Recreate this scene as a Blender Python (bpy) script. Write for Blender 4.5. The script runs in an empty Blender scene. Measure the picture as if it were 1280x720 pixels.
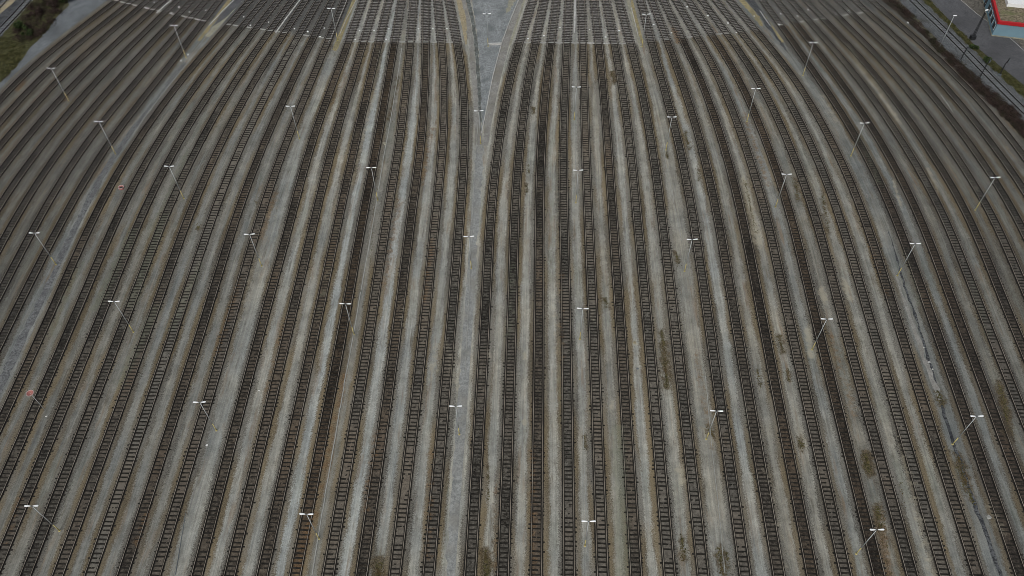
import bpy, bmesh, math, random
import numpy as np
from mathutils import Vector, Matrix

random.seed(7)
rng = np.random.default_rng(7)
scene = bpy.context.scene
COL = scene.collection

# ------------------------------------------------------------------ camera
H = 114.0                       # drone height above the yard
F = 1010.0                      # focal length in pixels of a 1280 wide frame
TH = math.radians(51.0)         # looking down by this much
ROLL = math.radians(-0.97)
_right = Vector((1, 0, 0)); _fwd = Vector((0, math.cos(TH), -math.sin(TH))); _up = Vector((0, math.sin(TH), math.cos(TH)))
_r2 = math.cos(ROLL) * _right + math.sin(ROLL) * _up
_u2 = -math.sin(ROLL) * _right + math.cos(ROLL) * _up
cam_data = bpy.data.cameras.new('camera')
cam = bpy.data.objects.new('camera', cam_data); COL.objects.link(cam)
M = Matrix(((_r2.x, _u2.x, -_fwd.x), (_r2.y, _u2.y, -_fwd.y), (_r2.z, _u2.z, -_fwd.z))).to_4x4()
M.translation = (0, 0, H)
cam.matrix_world = M
cam_data.sensor_width = 36.0
cam_data.lens = 36.0 * F / 1280.0
cam_data.clip_start = 1.0
cam_data.clip_end = 6000.0
scene.camera = cam
scene.render.engine = 'CYCLES'
scene.cycles.filter_width = 0.85

# ------------------------------------------------------------------ world, sun, exposure
SUN_EL, SUN_ROT = math.radians(50), math.radians(200)
world = bpy.data.worlds.new('World'); scene.world = world; world.use_nodes = True
wn = world.node_tree; wn.nodes.clear()
wo = wn.nodes.new('ShaderNodeOutputWorld'); wb = wn.nodes.new('ShaderNodeBackground'); ws = wn.nodes.new('ShaderNodeTexSky')
ws.sky_type = 'NISHITA'; ws.sun_disc = False; ws.sun_elevation = SUN_EL; ws.sun_rotation = SUN_ROT
ws.air_density = 1.0; ws.dust_density = 6.0; ws.ozone_density = 1.0
hsv = wn.nodes.new('ShaderNodeHueSaturation'); hsv.inputs['Saturation'].default_value = 0.45
wn.links.new(ws.outputs[0], hsv.inputs['Color']); wn.links.new(hsv.outputs[0], wb.inputs[0])
wb.inputs[1].default_value = 0.10
wn.links.new(wb.outputs[0], wo.inputs[0])
sd = bpy.data.lights.new('sun', 'SUN'); sd.energy = 0.8; sd.angle = math.radians(25); sd.color = (1.0, 0.97, 0.93)
so = bpy.data.objects.new('sun', sd); COL.objects.link(so)
so.rotation_euler = (math.pi / 2 - SUN_EL, 0, math.pi - SUN_ROT)
so.location = (0, 0, 200)
scene.view_settings.view_transform = 'Standard'
scene.view_settings.look = 'None'
scene.view_settings.gamma = 1.0
scene.view_settings.use_curve_mapping = False
scene.view_settings.exposure = 0.0

# ------------------------------------------------------------------ helpers
def G(px, py, z=0.0):
    """pixel of the 1280x720 frame -> point on the plane at height z"""
    w = _r2 * ((px - 640) / F) + _u2 * (-(py - 360) / F) + _fwd
    t = (z - H) / w.z
    return Vector((w.x * t, w.y * t, z))

def P(v):
    d = Vector(v) - Vector((0, 0, H))
    z = d.dot(_fwd)
    return 640 + F * d.dot(_r2) / z, 360 - F * d.dot(_u2) / z, z

def link(name, me, mat=None, parent=None):
    o = bpy.data.objects.new(name, me); COL.objects.link(o)
    if mat is not None and not me.materials: me.materials.append(mat)
    if parent is not None: o.parent = parent
    return o

def mesh(name, verts, faces, smooth=False):
    me = bpy.data.meshes.new(name); me.from_pydata([tuple(v) for v in verts], [], faces); me.update()
    if smooth: me.polygons.foreach_set('use_smooth', [True] * len(me.polygons))
    return me

def empty(name, loc, label, cat, group=None, rz=0.0):
    o = bpy.data.objects.new(name, None); COL.objects.link(o)
    o.empty_display_size = 0.3
    o.location = loc; o.rotation_euler = (0, 0, rz)
    tag(o, label, cat, group); return o

def tag(o, label, cat, group=None):
    o['label'] = label; o['category'] = cat
    if group: o['group'] = group
    return o

class MB:
    """collects shapes into one mesh"""
    def __init__(s): s.v = []; s.f = []
    def add(s, vs, fs):
        b = len(s.v); s.v += [tuple(v) for v in vs]; s.f += [tuple(i + b for i in f) for f in fs]
    def box(s, c, sz, rz=0.0, taper=1.0):
        x, y, z = sz[0] / 2, sz[1] / 2, sz[2] / 2; vs = []
        ca, sa = math.cos(rz), math.sin(rz)
        for k, zz in ((1, -z), (taper, z)):
            for a, b in ((-x, -y), (x, -y), (x, y), (-x, y)):
                a *= k; b *= k
                vs.append((c[0] + a * ca - b * sa, c[1] + a * sa + b * ca, c[2] + zz))
        s.add(vs, [(3, 2, 1, 0), (4, 5, 6, 7), (0, 1, 5, 4), (1, 2, 6, 5), (2, 3, 7, 6), (3, 0, 4, 7)])
    def tube(s, p0, p1, r0, r1, n=10, cap=True):
        p0 = Vector(p0); p1 = Vector(p1); d = (p1 - p0).normalized()
        a = d.orthogonal().normalized(); b = d.cross(a); vs = []
        for p, r in ((p0, r0), (p1, r1)):
            for k in range(n):
                t = 2 * math.pi * k / n; vs.append(p + a * (r * math.cos(t)) + b * (r * math.sin(t)))
        fs = [(k, (k + 1) % n, n + (k + 1) % n, n + k) for k in range(n)]
        if cap: fs += [tuple(range(n - 1, -1, -1)), tuple(range(n, 2 * n))]
        s.add(vs, fs)
    def build(s, name, mat, parent=None, smooth=False):
        return link(name, mesh(name, s.v, s.f, smooth), mat, parent)

# ------------------------------------------------------------------ node helpers
class NT:
    def __init__(s, name):
        s.m = bpy.data.materials.new(name); s.m.use_nodes = True
        s.t = s.m.node_tree; s.t.nodes.clear()
        s.out = s.t.nodes.new('ShaderNodeOutputMaterial'); s.b = s.t.nodes.new('ShaderNodeBsdfPrincipled')
        s.t.links.new(s.b.outputs[0], s.out.inputs[0])
    def n(s, typ, **kw):
        nd = s.t.nodes.new('ShaderNode' + typ)
        for k, v in kw.items(): setattr(nd, k, v)
        return nd
    def put(s, sock, v):
        if v is None: return
        if isinstance(v, bpy.types.NodeSocket): s.t.links.new(v, sock)
        else:
            if hasattr(sock.default_value, '__len__') and len(sock.default_value) == 4 and len(v) == 3: v = (*v, 1)
            sock.default_value = v
    def math(s, op, a, b=None, c=None, clamp=False):
        nd = s.n('Math', operation=op, use_clamp=clamp)
        s.put(nd.inputs[0], a)
        if b is not None: s.put(nd.inputs[1], b)
        if c is not None: s.put(nd.inputs[2], c)
        return nd.outputs[0]
    def ramp(s, v, a, b, lo=0.0, hi=1.0):
        nd = s.n('MapRange', interpolation_type='SMOOTHSTEP'); s.put(nd.inputs[0], v); s.put(nd.inputs[1], a); s.put(nd.inputs[2], b)
        s.put(nd.inputs[3], lo); s.put(nd.inputs[4], hi); return nd.outputs[0]
    def lin(s, v, a, b, lo, hi):
        nd = s.n('MapRange'); s.put(nd.inputs[0], v); s.put(nd.inputs[1], a); s.put(nd.inputs[2], b)
        s.put(nd.inputs[3], lo); s.put(nd.inputs[4], hi); return nd.outputs[0]
    def mix(s, f, a, b, mode='MIX'):
        nd = s.n('Mix', data_type='RGBA', blend_type=mode)
        s.put(nd.inputs[0], f); s.put(nd.inputs[6], a); s.put(nd.inputs[7], b); return nd.outputs[2]
    def noise(s, vec, scale, detail=2, rough=0.6):
        nd = s.n('TexNoise'); s.put(nd.inputs['Vector'], vec); s.put(nd.inputs['Scale'], scale)
        nd.inputs['Detail'].default_value = detail; nd.inputs['Roughness'].default_value = rough; return nd.outputs[0]
    def voro(s, vec, scale):
        nd = s.n('TexVoronoi'); s.put(nd.inputs['Vector'], vec); s.put(nd.inputs['Scale'], scale); return nd
    def pos(s): return s.n('NewGeometry').outputs['Position']
    def map(s, vec, sc):
        nd = s.n('VectorMath', operation='MULTIPLY'); s.put(nd.inputs[0], vec); nd.inputs[1].default_value = sc; return nd.outputs[0]
    def bump(s, h, strength, dist):
        nd = s.n('Bump'); s.put(nd.inputs['Height'], h); nd.inputs['Strength'].default_value = strength; nd.inputs['Distance'].default_value = dist
        s.t.links.new(nd.outputs[0], s.b.inputs['Normal'])
    def done(s, col, rough=0.9, metal=0.0, spec=0.3):
        s.put(s.b.inputs['Base Color'], col); s.put(s.b.inputs['Roughness'], rough); s.put(s.b.inputs['Metallic'], metal)
        s.b.inputs['Specular IOR Level'].default_value = spec
        return s.m

def speckled(name, c0, c1, scale, big=0.15, c2=None, rough=0.92, bump=0.4, spec=0.2, lo=.35, hi=.65):
    """a two/three tone loose material: fine grain over large stains"""
    k = NT(name); p = k.pos()
    g = k.noise(p, scale, 3, .7); b = k.noise(p, big, 4, .6)
    col = k.mix(k.ramp(g, lo, hi), c0, c1)
    if c2: col = k.mix(k.math('MULTIPLY', k.ramp(b, .45, .7), .8), col, c2)
    v = k.lin(k.noise(p, big * 4, 3, .6), .25, .75, .75, 1.25)
    vv = k.n('CombineXYZ'); [k.put(vv.inputs[i], v) for i in range(3)]
    col = k.mix(1.0, col, vv.outputs[0], 'MULTIPLY')
    if bump: k.bump(g, bump, .06)
    return k.done(col, rough, 0, spec)

def plain(name, c, rough=.6, metal=0, var=.25, scale=3.0, spec=.4):
    k = NT(name); p = k.n('TexCoord').outputs['Object']
    f = k.lin(k.noise(p, scale, 4, .7), .25, .75, 1 - var, 1 + var)
    vv = k.n('CombineXYZ'); [k.put(vv.inputs[i], f) for i in range(3)]
    return k.done(k.mix(1.0, (*c, 1), vv.outputs[0], 'MULTIPLY'), rough, metal, spec)

# ------------------------------------------------------------------ track layout (pixel rows read off, then put on the ground)
ROWS = [700, 360, 270, 180, 90, 20]
# inner, middle, outer bundle on each side, track 0 nearest the central wedge
TL = {
 'L0': [[537.4,495.3,454.5,413.1,372.8,331.5,291.3,250.9],[567.7,535.2,502.5,470,437.8,404.4,372.5,339.6],[575,544.4,513.9,483.1,454,423.9,393.5,363.8],
        [580,553.1,525.6,498.5,470.6,443.8,416,389],[576.5,554.5,531.5,509.8,486,464.4,442.3,421.3],[565,548.8,532.5,516,498.6,481,463.8,446.9]],
 'L1': [[199.7,159,118.5,78.8,39.4,-.5,-40,-80],[299.7,267.2,235,202.8,170.6,139.7,107.8,76.5],[325.4,295.3,265.4,235.4,206.3,176.5,147.3,117.5],
        [356.8,329.4,301.3,275,248.5,222.3,196,168.1],[392.8,370.3,347.5,324,300.5,279,257.2,234.7],[422,404.5,387,369,350,331.5,313,295]],
 'L2': [[-131.5,-171,-210,-249,-288,-327,-366,-405],[33.4,2.5,-28,-58.5,-89,-119.5,-150,-180.5],[80.4,49.9,20.6,-9,-38.5,-68,-97.5,-127],
        [135.6,106.3,80.4,54,25.9,2.0,-24,-50],[204.7,180,154.5,131,107,83,58.5,33.8],[258.8,240,221,201,181,161,141,119.4]],
 'R0': [[588.9,629.1,670.6,711,753.1,794,835.8,876.9],[608.4,640.6,673.9,707.1,739.9,772.2,805.4,838.3],[613.5,643.4,674.5,704.8,736,766,796.5,827.5],
        [623.5,649.8,676.3,704.3,732.5,760,787.8,814.4],[639.4,662.3,684,707,730,752.5,774.6,797.2],[660,675.6,692.5,709.8,728,745,761.3,778.8]],
 'R1': [[929.1,970.6,1011.8,1053.5,1094.5,1135.5,1175.8,1217],[880,913.1,945.9,978.8,1010.5,1043.8,1077.2,1109.4],[866.5,897,927.3,958,988.8,1019.4,1049.3,1080.3],
        [848.8,876.4,905,931,959.3,986.5,1013.5,1041.9],[825,848.5,871.9,895.3,919.4,942.5,963.6,987.8],[806.3,822.5,838.8,856.9,875,893,911,930]],
 'R2': [[1270,1311,1352,1393,1434,1475,1516,1557],[1152,1184.6,1217.1,1248.4,1280.6,1313,1345,1377],[1118.6,1148.8,1179.8,1210.6,1240.6,1269.8,1300,1330],
        [1075,1103,1130.4,1157,1186,1212.5,1240,1269.4],[1018,1042,1067,1091.5,1115,1140,1164.4,1191],[968,988,1006.3,1026.3,1047.5,1069,1091,1112.5]],
}
YMIN, YMAX, DY = 22.0, 208.0, 0.8
YS = np.arange(YMIN, YMAX + DY / 2, DY)

def spline(xs, ys, xq):
    """natural cubic spline, straight beyond its ends"""
    n = len(xs); h = np.diff(xs); A = np.zeros((n, n)); r = np.zeros(n); A[0, 0] = A[-1, -1] = 1
    for i in range(1, n - 1):
        A[i, i-1] = h[i-1]; A[i, i] = 2 * (h[i-1] + h[i]); A[i, i+1] = h[i]
        r[i] = 6 * ((ys[i+1] - ys[i]) / h[i] - (ys[i] - ys[i-1]) / h[i-1])
    m = np.linalg.solve(A, r); out = np.empty(len(xq))
    s0 = (ys[1] - ys[0]) / h[0] - h[0] * m[1] / 6
    s1 = (ys[-1] - ys[-2]) / h[-1] + h[-1] * m[-2] / 6
    for k, x in enumerate(xq):
        if x <= xs[0]: out[k] = ys[0] + s0 * (x - xs[0]); continue
        if x >= xs[-1]: out[k] = ys[-1] + s1 * (x - xs[-1]); continue
        i = min(np.searchsorted(xs, x, side='right') - 1, n - 2); a = (xs[i+1] - x) / h[i]; b = 1 - a
        out[k] = a * ys[i] + b * ys[i+1] + ((a**3 - a) * m[i] + (b**3 - b) * m[i+1]) * h[i]**2 / 6
    return out

RAILZ = 0.1
tracks = {}                     # signed index: -24..-1 left of the wedge, 1..24 right of it
for key, rows in TL.items():
    fit = []
    for row in rows:
        i = np.arange(8.0); c = np.polyfit(i, row, 2); fit.append(np.polyval(c, i) * .75 + np.array(row) * .25)
    for j in range(8):
        pts = [G(fit[r][j], ROWS[r], RAILZ) for r in range(6)]
        idx = int(key[1]) * 8 + j + 1; idx = -idx if key[0] == 'L' else idx
        tracks[idx] = spline(np.array([p.y for p in pts]), np.array([p.x for p in pts]), YS)
ORDER = sorted(tracks)          # from the left edge to the right edge
TX = {i: tracks[i] for i in ORDER}
def track_x(i, y): return float(np.interp(y, YS, TX[i]))
def slope(i): return np.gradient(TX[i], DY)
# pixel row at which the pale crossing duct meets a track (above it the retarder end begins)
def cross_px(i):
    a = abs(i) - 1
    if i < 0: return (53 - .2 * a) if a < 8 else (48 - 2.5 * (a - 8) if a < 16 else 26 - 3.6 * (a - 16))
    return (53 + .2 * a) if a < 8 else (51 - 1.9 * (a - 8) if a < 16 else 31 - 2.7 * (a - 16))
CROSSY = {}
for i in ORDER:
    py = cross_px(i)
    CROSSY[i] = G(P((track_x(i, 160), 160, 0))[0], py).y
    CROSSY[i] = G(P((track_x(i, CROSSY[i]), CROSSY[i], 0))[0], py).y

# light / rusty look of each track's bed, from the photograph
LIGHT = {-1:.5,-2:.75,-3:.5,-4:.72,-5:.28,-6:.5,-7:.5,-8:.45,-9:.65,-10:.35,-11:.85,-12:.5,-13:.42,-14:.35,-15:.3,-16:.3,
         -17:.25,-18:.3,-19:.25,-20:.3,-21:.2,-22:.25,-23:.2,-24:.2,
         1:.45,2:.42,3:.42,4:.55,5:.72,6:.5,7:.62,8:.62,9:.5,10:.4,11:.28,12:.6,13:.22,14:.5,15:.55,16:.45,
         17:.2,18:.2,19:.5,20:.25,21:.4,22:.3,23:.35,24:.35}
for _i in range(-24, 25):
    if _i and abs(_i) > 16: LIGHT[_i] = LIGHT[_i] + .22
    elif _i and abs(_i) > 8: LIGHT[_i] = LIGHT[_i] + .08
for _i in LIGHT: LIGHT[_i] = max(LIGHT[_i], .36) - .02
RUST = {-5:.9,-2:.25,-4:.3,-7:.4,-9:.3,-8:.45,-10:.4,-12:.3,-16:.3,-22:.3,-24:.3,3:.35,6:.3,11:.6,13:.8,12:.25,17:.6,18:.7,16:.3,10:.3,5:.15,-3:.5,-6:.55,14:.2,20:.4}
# tint of the service path right of each track (key = track on its left): brightness, warm(+)/cool(-)
PATH = {}
for k in ORDER: PATH[k] = (rng.uniform(.42, .62), rng.uniform(-.5, .6))
PATH.update({-1:(.66,.15),-2:(.6,-.1),-3:(.6,-.3),-4:(.72,-.55),-5:(.45,.3),-6:(.72,-.7),-7:(.6,.1),-8:(.62,0),-9:(.55,-.2),-10:(.5,0),-11:(.5,-.1),-12:(.48,-.3),
             -13:(.45,.1),-14:(.45,.1),-15:(.4,0),-16:(.42,-.1),-17:(.5,-.6),-18:(.36,.1),-19:(.34,.3),-20:(.34,.3),-21:(.33,0),-22:(.34,.3),-23:(.34,.4),-24:(.36,.6),
             1:(.62,.2),2:(.6,.1),3:(.62,.1),4:(.6,0),5:(.55,.5),6:(.64,0),7:(.58,.2),8:(.55,.3),9:(.68,-.3),10:(.55,.3),11:(.62,.35),12:(.55,-.3),13:(.45,.3),14:(.55,.2),15:(.55,.1),
             16:(.46,-.4),17:(.5,-.6),18:(.42,.1),19:(.45,0),20:(.35,.4),21:(.36,0),22:(.35,.1),23:(.36,-.2),24:(.3,.2)})

# ------------------------------------------------------------------ materials
def m_yard():
    k = NT('yard_ballast'); p = k.pos()
    A = k.n('Attribute', attribute_name='A'); B = k.n('Attribute', attribute_name='B'); Cn = k.n('Attribute', attribute_name='C'); sc = k.n('SeparateColor'); k.put(sc.inputs[0], Cn.outputs['Color'])
    sa = k.n('SeparateColor'); k.put(sa.inputs[0], A.outputs['Color']); sb = k.n('SeparateColor'); k.put(sb.inputs[0], B.outputs['Color'])
    d, trk, upper = sa.outputs[0], sa.outputs[1], sa.outputs[2]
    light, rust, bright = sb.outputs[0], sb.outputs[1], sb.outputs[2]
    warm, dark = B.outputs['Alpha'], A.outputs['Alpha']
    uv = k.n('UVMap', uv_map='uv').outputs[0]
    sx = k.n('SeparateXYZ'); k.put(sx.inputs[0], uv)
    cx = k.n('CombineXYZ'); k.put(cx.inputs[0], sx.outputs[0]); k.put(cx.inputs[1], sx.outputs[1]); k.put(cx.inputs[2], k.math('MULTIPLY', trk, 37.0))
    run = cx.outputs[0]                                   # (across, along, track)
    grain = k.noise(p, 5.5, 3, .75); coarse = k.noise(p, 2.0, 3, .7); patch = k.noise(p, .35, 4, .6); broad = k.noise(p, .09, 4, .55)
    along = k.noise(k.map(run, (.05, .07, 1)), 1.0, 3, .6)
    streak = k.noise(k.map(run, (2.6, .06, 1)), 1.0, 3, .6)
    streak2 = k.noise(k.map(run, (6.0, .11, 1)), 1.0, 2, .6)
    # bed between the rails
    lump = k.noise(p, 1.7, 2, .6)
    lv = k.math('ADD', light, k.lin(along, .3, .7, -.30, .28)); lv = k.math('ADD', lv, k.lin(lump, .3, .7, -.28, .28)); lv = k.math('ADD', lv, k.lin(grain, .3, .7, -.2, .2), clamp=True)
    bed = k.mix(lv, (.015, .0130, .0098), (.210, .203, .176))
    rv = k.math('MULTIPLY', k.math('ADD', rust, k.lin(along, .35, .75, -.15, .55), clamp=True), .8)
    bed = k.mix(rv, bed, k.mix(lv, (.014, .010, .0065), (.150, .108, .067)))
    # greasy strips hugging the two rails
    oil = k.math('SUBTRACT', 1.0, k.ramp(k.math('ABSOLUTE', k.math('SUBTRACT', d, .755)), .11, .30))
    bed = k.mix(k.math('MULTIPLY', oil, .88), bed, (.006, .0057, .0052))
    # shoulder: brownish crushed stone, darker against the rail
    sv = k.math('ADD', k.ramp(d, .85, 1.15, .0, .64), k.lin(k.noise(k.map(run, (.25, .06, 1)), 1.0, 3, .6), .3, .7, -.22, .30))
    sv = k.math('ADD', sv, k.lin(grain, .3, .7, -.42, .42), clamp=True)
    warmsh = k.ramp(k.noise(k.map(run, (.2, .04, 1)), 1.0, 2, .6), .40, .62)
    sh = k.mix(sv, (.020, .018, .015), k.mix(warmsh, (.23, .225, .195), (.235, .196, .125)))
    shw = k.mix(k.math('MULTIPLY', k.math('MULTIPLY', oil, k.ramp(d, 1.0, .86)), .7), sh, (.012, .011, .010))
    # service path: fines, tinted, long streaks
    pb = k.math('MULTIPLY', bright, k.lin(k.math('ADD', patch, streak), .7, 1.3, .70, 1.26))
    pb = k.math('MULTIPLY', pb, k.lin(grain, .25, .75, .76, 1.24)); pb = k.math('MULTIPLY', pb, k.lin(coarse, .25, .75, .86, 1.14)); pb = k.math('MULTIPLY', pb, k.lin(broad, .3, .7, .88, 1.12))
    pb = k.math('MULTIPLY', pb, k.lin(streak2, .3, .7, .90, 1.10))
    wv = k.math('ADD', warm, k.lin(broad, .3, .7, -.55, .55)); wv = k.math('ADD', wv, k.lin(streak2, .3, .7, -.3, .3))
    tint = k.mix(k.lin(wv, -.9, .9, 0, 1), (.385, .420, .408), (.450, .436, .362))
    tint = k.mix(k.math('MULTIPLY', k.ramp(k.noise(k.map(p, (.06, .06, 1)), 1.0, 3, .6), .52, .72), .5), tint, (.32, .35, .295))
    pc = k.n('CombineXYZ'); [k.put(pc.inputs[i], pb) for i in range(3)]
    path = k.mix(1.0, tint, pc.outputs[0], 'MULTIPLY')
    stain = k.math('MULTIPLY', k.ramp(k.noise(k.map(run, (.9, .16, 1)), 1.0, 5, .75), .54, .72), .62)
    path = k.mix(stain, path, (.085, .075, .055))
    rusty = k.math('MULTIPLY', k.ramp(k.noise(k.map(run, (.35, .05, 1)), 1.3, 4, .7), .54, .72), .55)
    path = k.mix(rusty, path, (.20, .135, .075))
    pale = k.math('MULTIPLY', k.ramp(k.noise(p, 1.1, 3, .6), .70, .78), .45)
    path = k.mix(pale, path, (.38, .37, .31))
    pep = k.math('MULTIPLY', k.ramp(k.noise(p, 4.2, 2, .8), .56, .66), k.ramp(k.math('ADD', d, k.lin(patch, .3, .7, -.35, .35)), 2.15, 1.25))
    path = k.mix(k.math('MULTIPLY', pep, .8), path, (.045, .04, .033))
    # ragged borders
    dn = k.math('ADD', d, k.lin(k.math('ADD', k.math('MULTIPLY', grain, .7), k.math('MULTIPLY', k.noise(k.map(run, (.8, .22, 1)), 1.0, 4, .7), .5)), .3, .9, -.62, .62))
    vary = k.lin(k.noise(k.map(run, (.22, .03, 1)), 1.0, 2, .6), .3, .7, -.18, .30)
    dn = k.math('SUBTRACT', dn, k.math('MULTIPLY', vary, k.math('SUBTRACT', 1.0, upper)))
    e_lo = k.lin(upper, 0, 1, 1.34, 1.26); e_hi = k.lin(upper, 0, 1, 1.88, 1.40)
    bedm = k.ramp(d, .80, .98)
    col = k.mix(bedm, bed, shw)
    # beyond the crossing duct the stone is fresh and even out to the sleeper ends
    upc = k.mix(k.ramp(k.math('ADD', k.math('MULTIPLY', lump, .5), k.math('MULTIPLY', coarse, .5)), .36, .62), (.085, .083, .080), (.30, .295, .28))
    upc = k.mix(k.math('MULTIPLY', oil, .45), upc, (.020, .019, .018))
    col = k.mix(k.math('MULTIPLY', upper, .92), col, upc)
    pathm = k.ramp(dn, e_lo, e_hi)
    col = k.mix(pathm, col, path)
    # spots of soil, spilt sand, moss and rust, broken up by noise
    br = k.lin(k.noise(p, .9, 4, .75), .3, .7, -.50, .50)
    def spot(v, c, amt, lo=.2, hi=.95):
        nonlocal col
        col = k.mix(k.math('MULTIPLY', k.math('MULTIPLY', k.ramp(k.math('ADD', v, br), lo, hi), k.ramp(v, .02, .2)), amt), col, c)
    spot(sc.outputs[2], (.185, .205, .15), .42); spot(Cn.outputs['Alpha'], k.mix(k.ramp(grain, .35, .65), (.10, .060, .028), (.24, .155, .08)), .68)
    spot(sc.outputs[1], (.40, .375, .285), .55); spot(sc.outputs[0], k.mix(k.ramp(grain, .35, .65), (.034, .026, .013), (.135, .105, .060)), .85)
    # outer bundles: darker stone, plus lens vignette darkening painted into the colour
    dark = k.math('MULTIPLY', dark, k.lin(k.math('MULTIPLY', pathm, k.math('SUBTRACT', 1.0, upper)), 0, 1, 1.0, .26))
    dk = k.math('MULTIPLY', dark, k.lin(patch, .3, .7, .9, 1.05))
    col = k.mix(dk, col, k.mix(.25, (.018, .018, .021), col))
    k.bump(k.math('ADD', grain, k.math('MULTIPLY', coarse, .6)), .55, .09)
    return k.done(col, .95, 0, .15)

MAT = {}
MAT['yard'] = m_yard()
def m_sleeper():
    k = NT('creosoted_wood'); oi = k.n('ObjectInfo'); p = k.pos()
    f = k.noise(p, 1.4, 3, .7)
    col = k.mix(k.ramp(f, .3, .75), (.009, .0085, .007), (.036, .033, .027))
    return k.done(col, .9, 0, .2)
MAT['sleeper'] = m_sleeper()
def m_rail():
    k = NT('rail_steel'); g = k.n('NewGeometry'); p = g.outputs['Position']
    sp = k.n('SeparateXYZ'); k.put(sp.inputs[0], p)
    top = k.ramp(sp.outputs[2], .150, .158)               # the running surface, worn by wheels
    r = k.noise(p, .25, 3, .6)
    col = k.mix(top, k.mix(r, (.008, .0068, .0055), (.017, .0135, .010)), k.mix(k.ramp(r, .3, .7), (.17, .152, .122), (.31, .29, .25)))
    return k.done(col, k.lin(top, 0, 1, .9, .55), 0, .3)
MAT['rail'] = m_rail()
MAT['earth'] = speckled('bare_earth', (.05, .045, .035), (.12, .11, .085), 3.0, .05, (.06, .07, .03))
MAT['blue_gravel'] = speckled('blue_gravel', (.155, .172, .177), (.30, .328, .334), 4.0, .3, (.12, .135, .138))
MAT['grey_path'] = speckled('grey_path', (.19, .19, .175), (.28, .285, .27), 4.0, .2, (.17, .165, .14))
MAT['pale_fines'] = speckled('pale_fines', (.185, .20, .197), (.305, .32, .31), 4.0, .2, (.20, .20, .18))
MAT['drain_stone'] = speckled('drain_stone', (.075, .081, .084), (.185, .194, .197), 3.5, .5, (.09, .096, .098))
MAT['line_stone'] = speckled('line_stone', (.05, .056, .060), (.145, .158, .165), 4.0, .3, (.06, .06, .055))
MAT['way_gravel'] = speckled('way_gravel', (.095, .106, .115), (.185, .205, .22), 4.0, .15, (.085, .095, .10), bump=.2)
MAT['dark_gravel'] = speckled('dark_gravel', (.026, .028, .030), (.115, .124, .130), 4.0, .5, (.03, .034, .04))
MAT['mossy'] = speckled('mossy_gravel', (.075, .085, .08), (.19, .205, .20), 2.5, .4, (.07, .078, .068))
MAT['yellow'] = speckled('lichen_concrete', (.20, .175, .095), (.33, .29, .165), 3.0, .4, (.16, .155, .10), bump=.15)
MAT['tan'] = speckled('sandy_concrete', (.25, .215, .14), (.37, .325, .215), 3.0, .4, (.22, .21, .15), bump=.15)
MAT['beige'] = speckled('beige_concrete', (.22, .22, .17), (.33, .33, .26), 3.0, .5, (.19, .19, .16), bump=.15)
MAT['concrete'] = speckled('pale_concrete', (.36, .37, .36), (.55, .56, .54), 4.0, .5, (.30, .30, .28), bump=.1)
MAT['white'] = plain('white_paint', (.82, .85, .85), .5, 0, .08)
MAT['trough'] = plain('trough_concrete', (.30, .31, .29), .9, 0, .3, 1.5)
MAT['lamp_pole'] = plain('galvanised_steel', (.44, .475, .48), .55, .1, .12)
MAT['yellow_paint'] = plain('yellow_paint', (.48, .42, .18), .6, 0, .2)
MAT['arm'] = plain('dark_arm', (.10, .12, .13), .6, 0, .1)
MAT['head'] = plain('lamp_white', (.92, .96, .98), .3, 0, .02)
MAT['lens'] = plain('lamp_lens', (.55, .6, .62), .2, 0, .05)
MAT['black'] = plain('black_steel', (.018, .02, .022), .6, 0, .3)
MAT['red'] = plain('red_paint', (.42, .015, .02), .5, 0, .12)
MAT['faded_red'] = plain('faded_red', (.33, .13, .115), .7, 0, .2)
MAT['pale_rim'] = plain('pale_rim', (.48, .36, .34), .7, 0, .2)
MAT['blue_wall'] = plain('pale_blue_render', (.16, .27, .33), .8, 0, .08, .5)
MAT['glass'] = plain('dark_glass', (.02, .03, .04), .12, 0, .2, .6, .6)
MAT['roof_gravel'] = speckled('roof_gravel', (.10, .085, .055), (.24, .21, .15), 2.0, .3, (.12, .14, .06))
MAT['asphalt'] = speckled('asphalt', (.075, .079, .085), (.105, .11, .117), 3.0, .1, (.06, .062, .066), bump=.1)
MAT['yard_paving'] = speckled('worn_paving', (.08, .077, .067), (.15, .143, .125), 2.0, .25, (.08, .078, .07))
MAT['grass'] = speckled('rough_grass', (.025, .029, .012), (.085, .085, .036), 2.6, .12, (.045, .036, .02))
MAT['leaf_litter'] = speckled('leaf_litter', (.015, .012, .010), (.065, .052, .042), 2.5, .25, (.02, .018, .012))
MAT['weed'] = speckled('weed_cover', (.035, .034, .014), (.11, .10, .042), 2.5, .4, (.08, .055, .028))
MAT['blades'] = speckled('grass_blades', (.035, .04, .013), (.10, .095, .04), 1.2, .2)
MAT['bramble'] = speckled('bramble_stems', (.016, .011, .010), (.065, .045, .038), 1.6, .3, (.022, .026, .012), bump=0)
MAT['leaf'] = speckled('dark_leaves', (.012, .022, .008), (.05, .075, .025), 1.6, .4, bump=0)
MAT['cloth'] = plain('white_rag', (.78, .8, .78), .9, 0, .1)
MAT['line_paint'] = plain('road_paint', (.5, .5, .48), .8, 0, .3)

def structure(o): o['kind'] = 'structure'; return o
def stuff(o): o['kind'] = 'stuff'; return o

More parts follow.
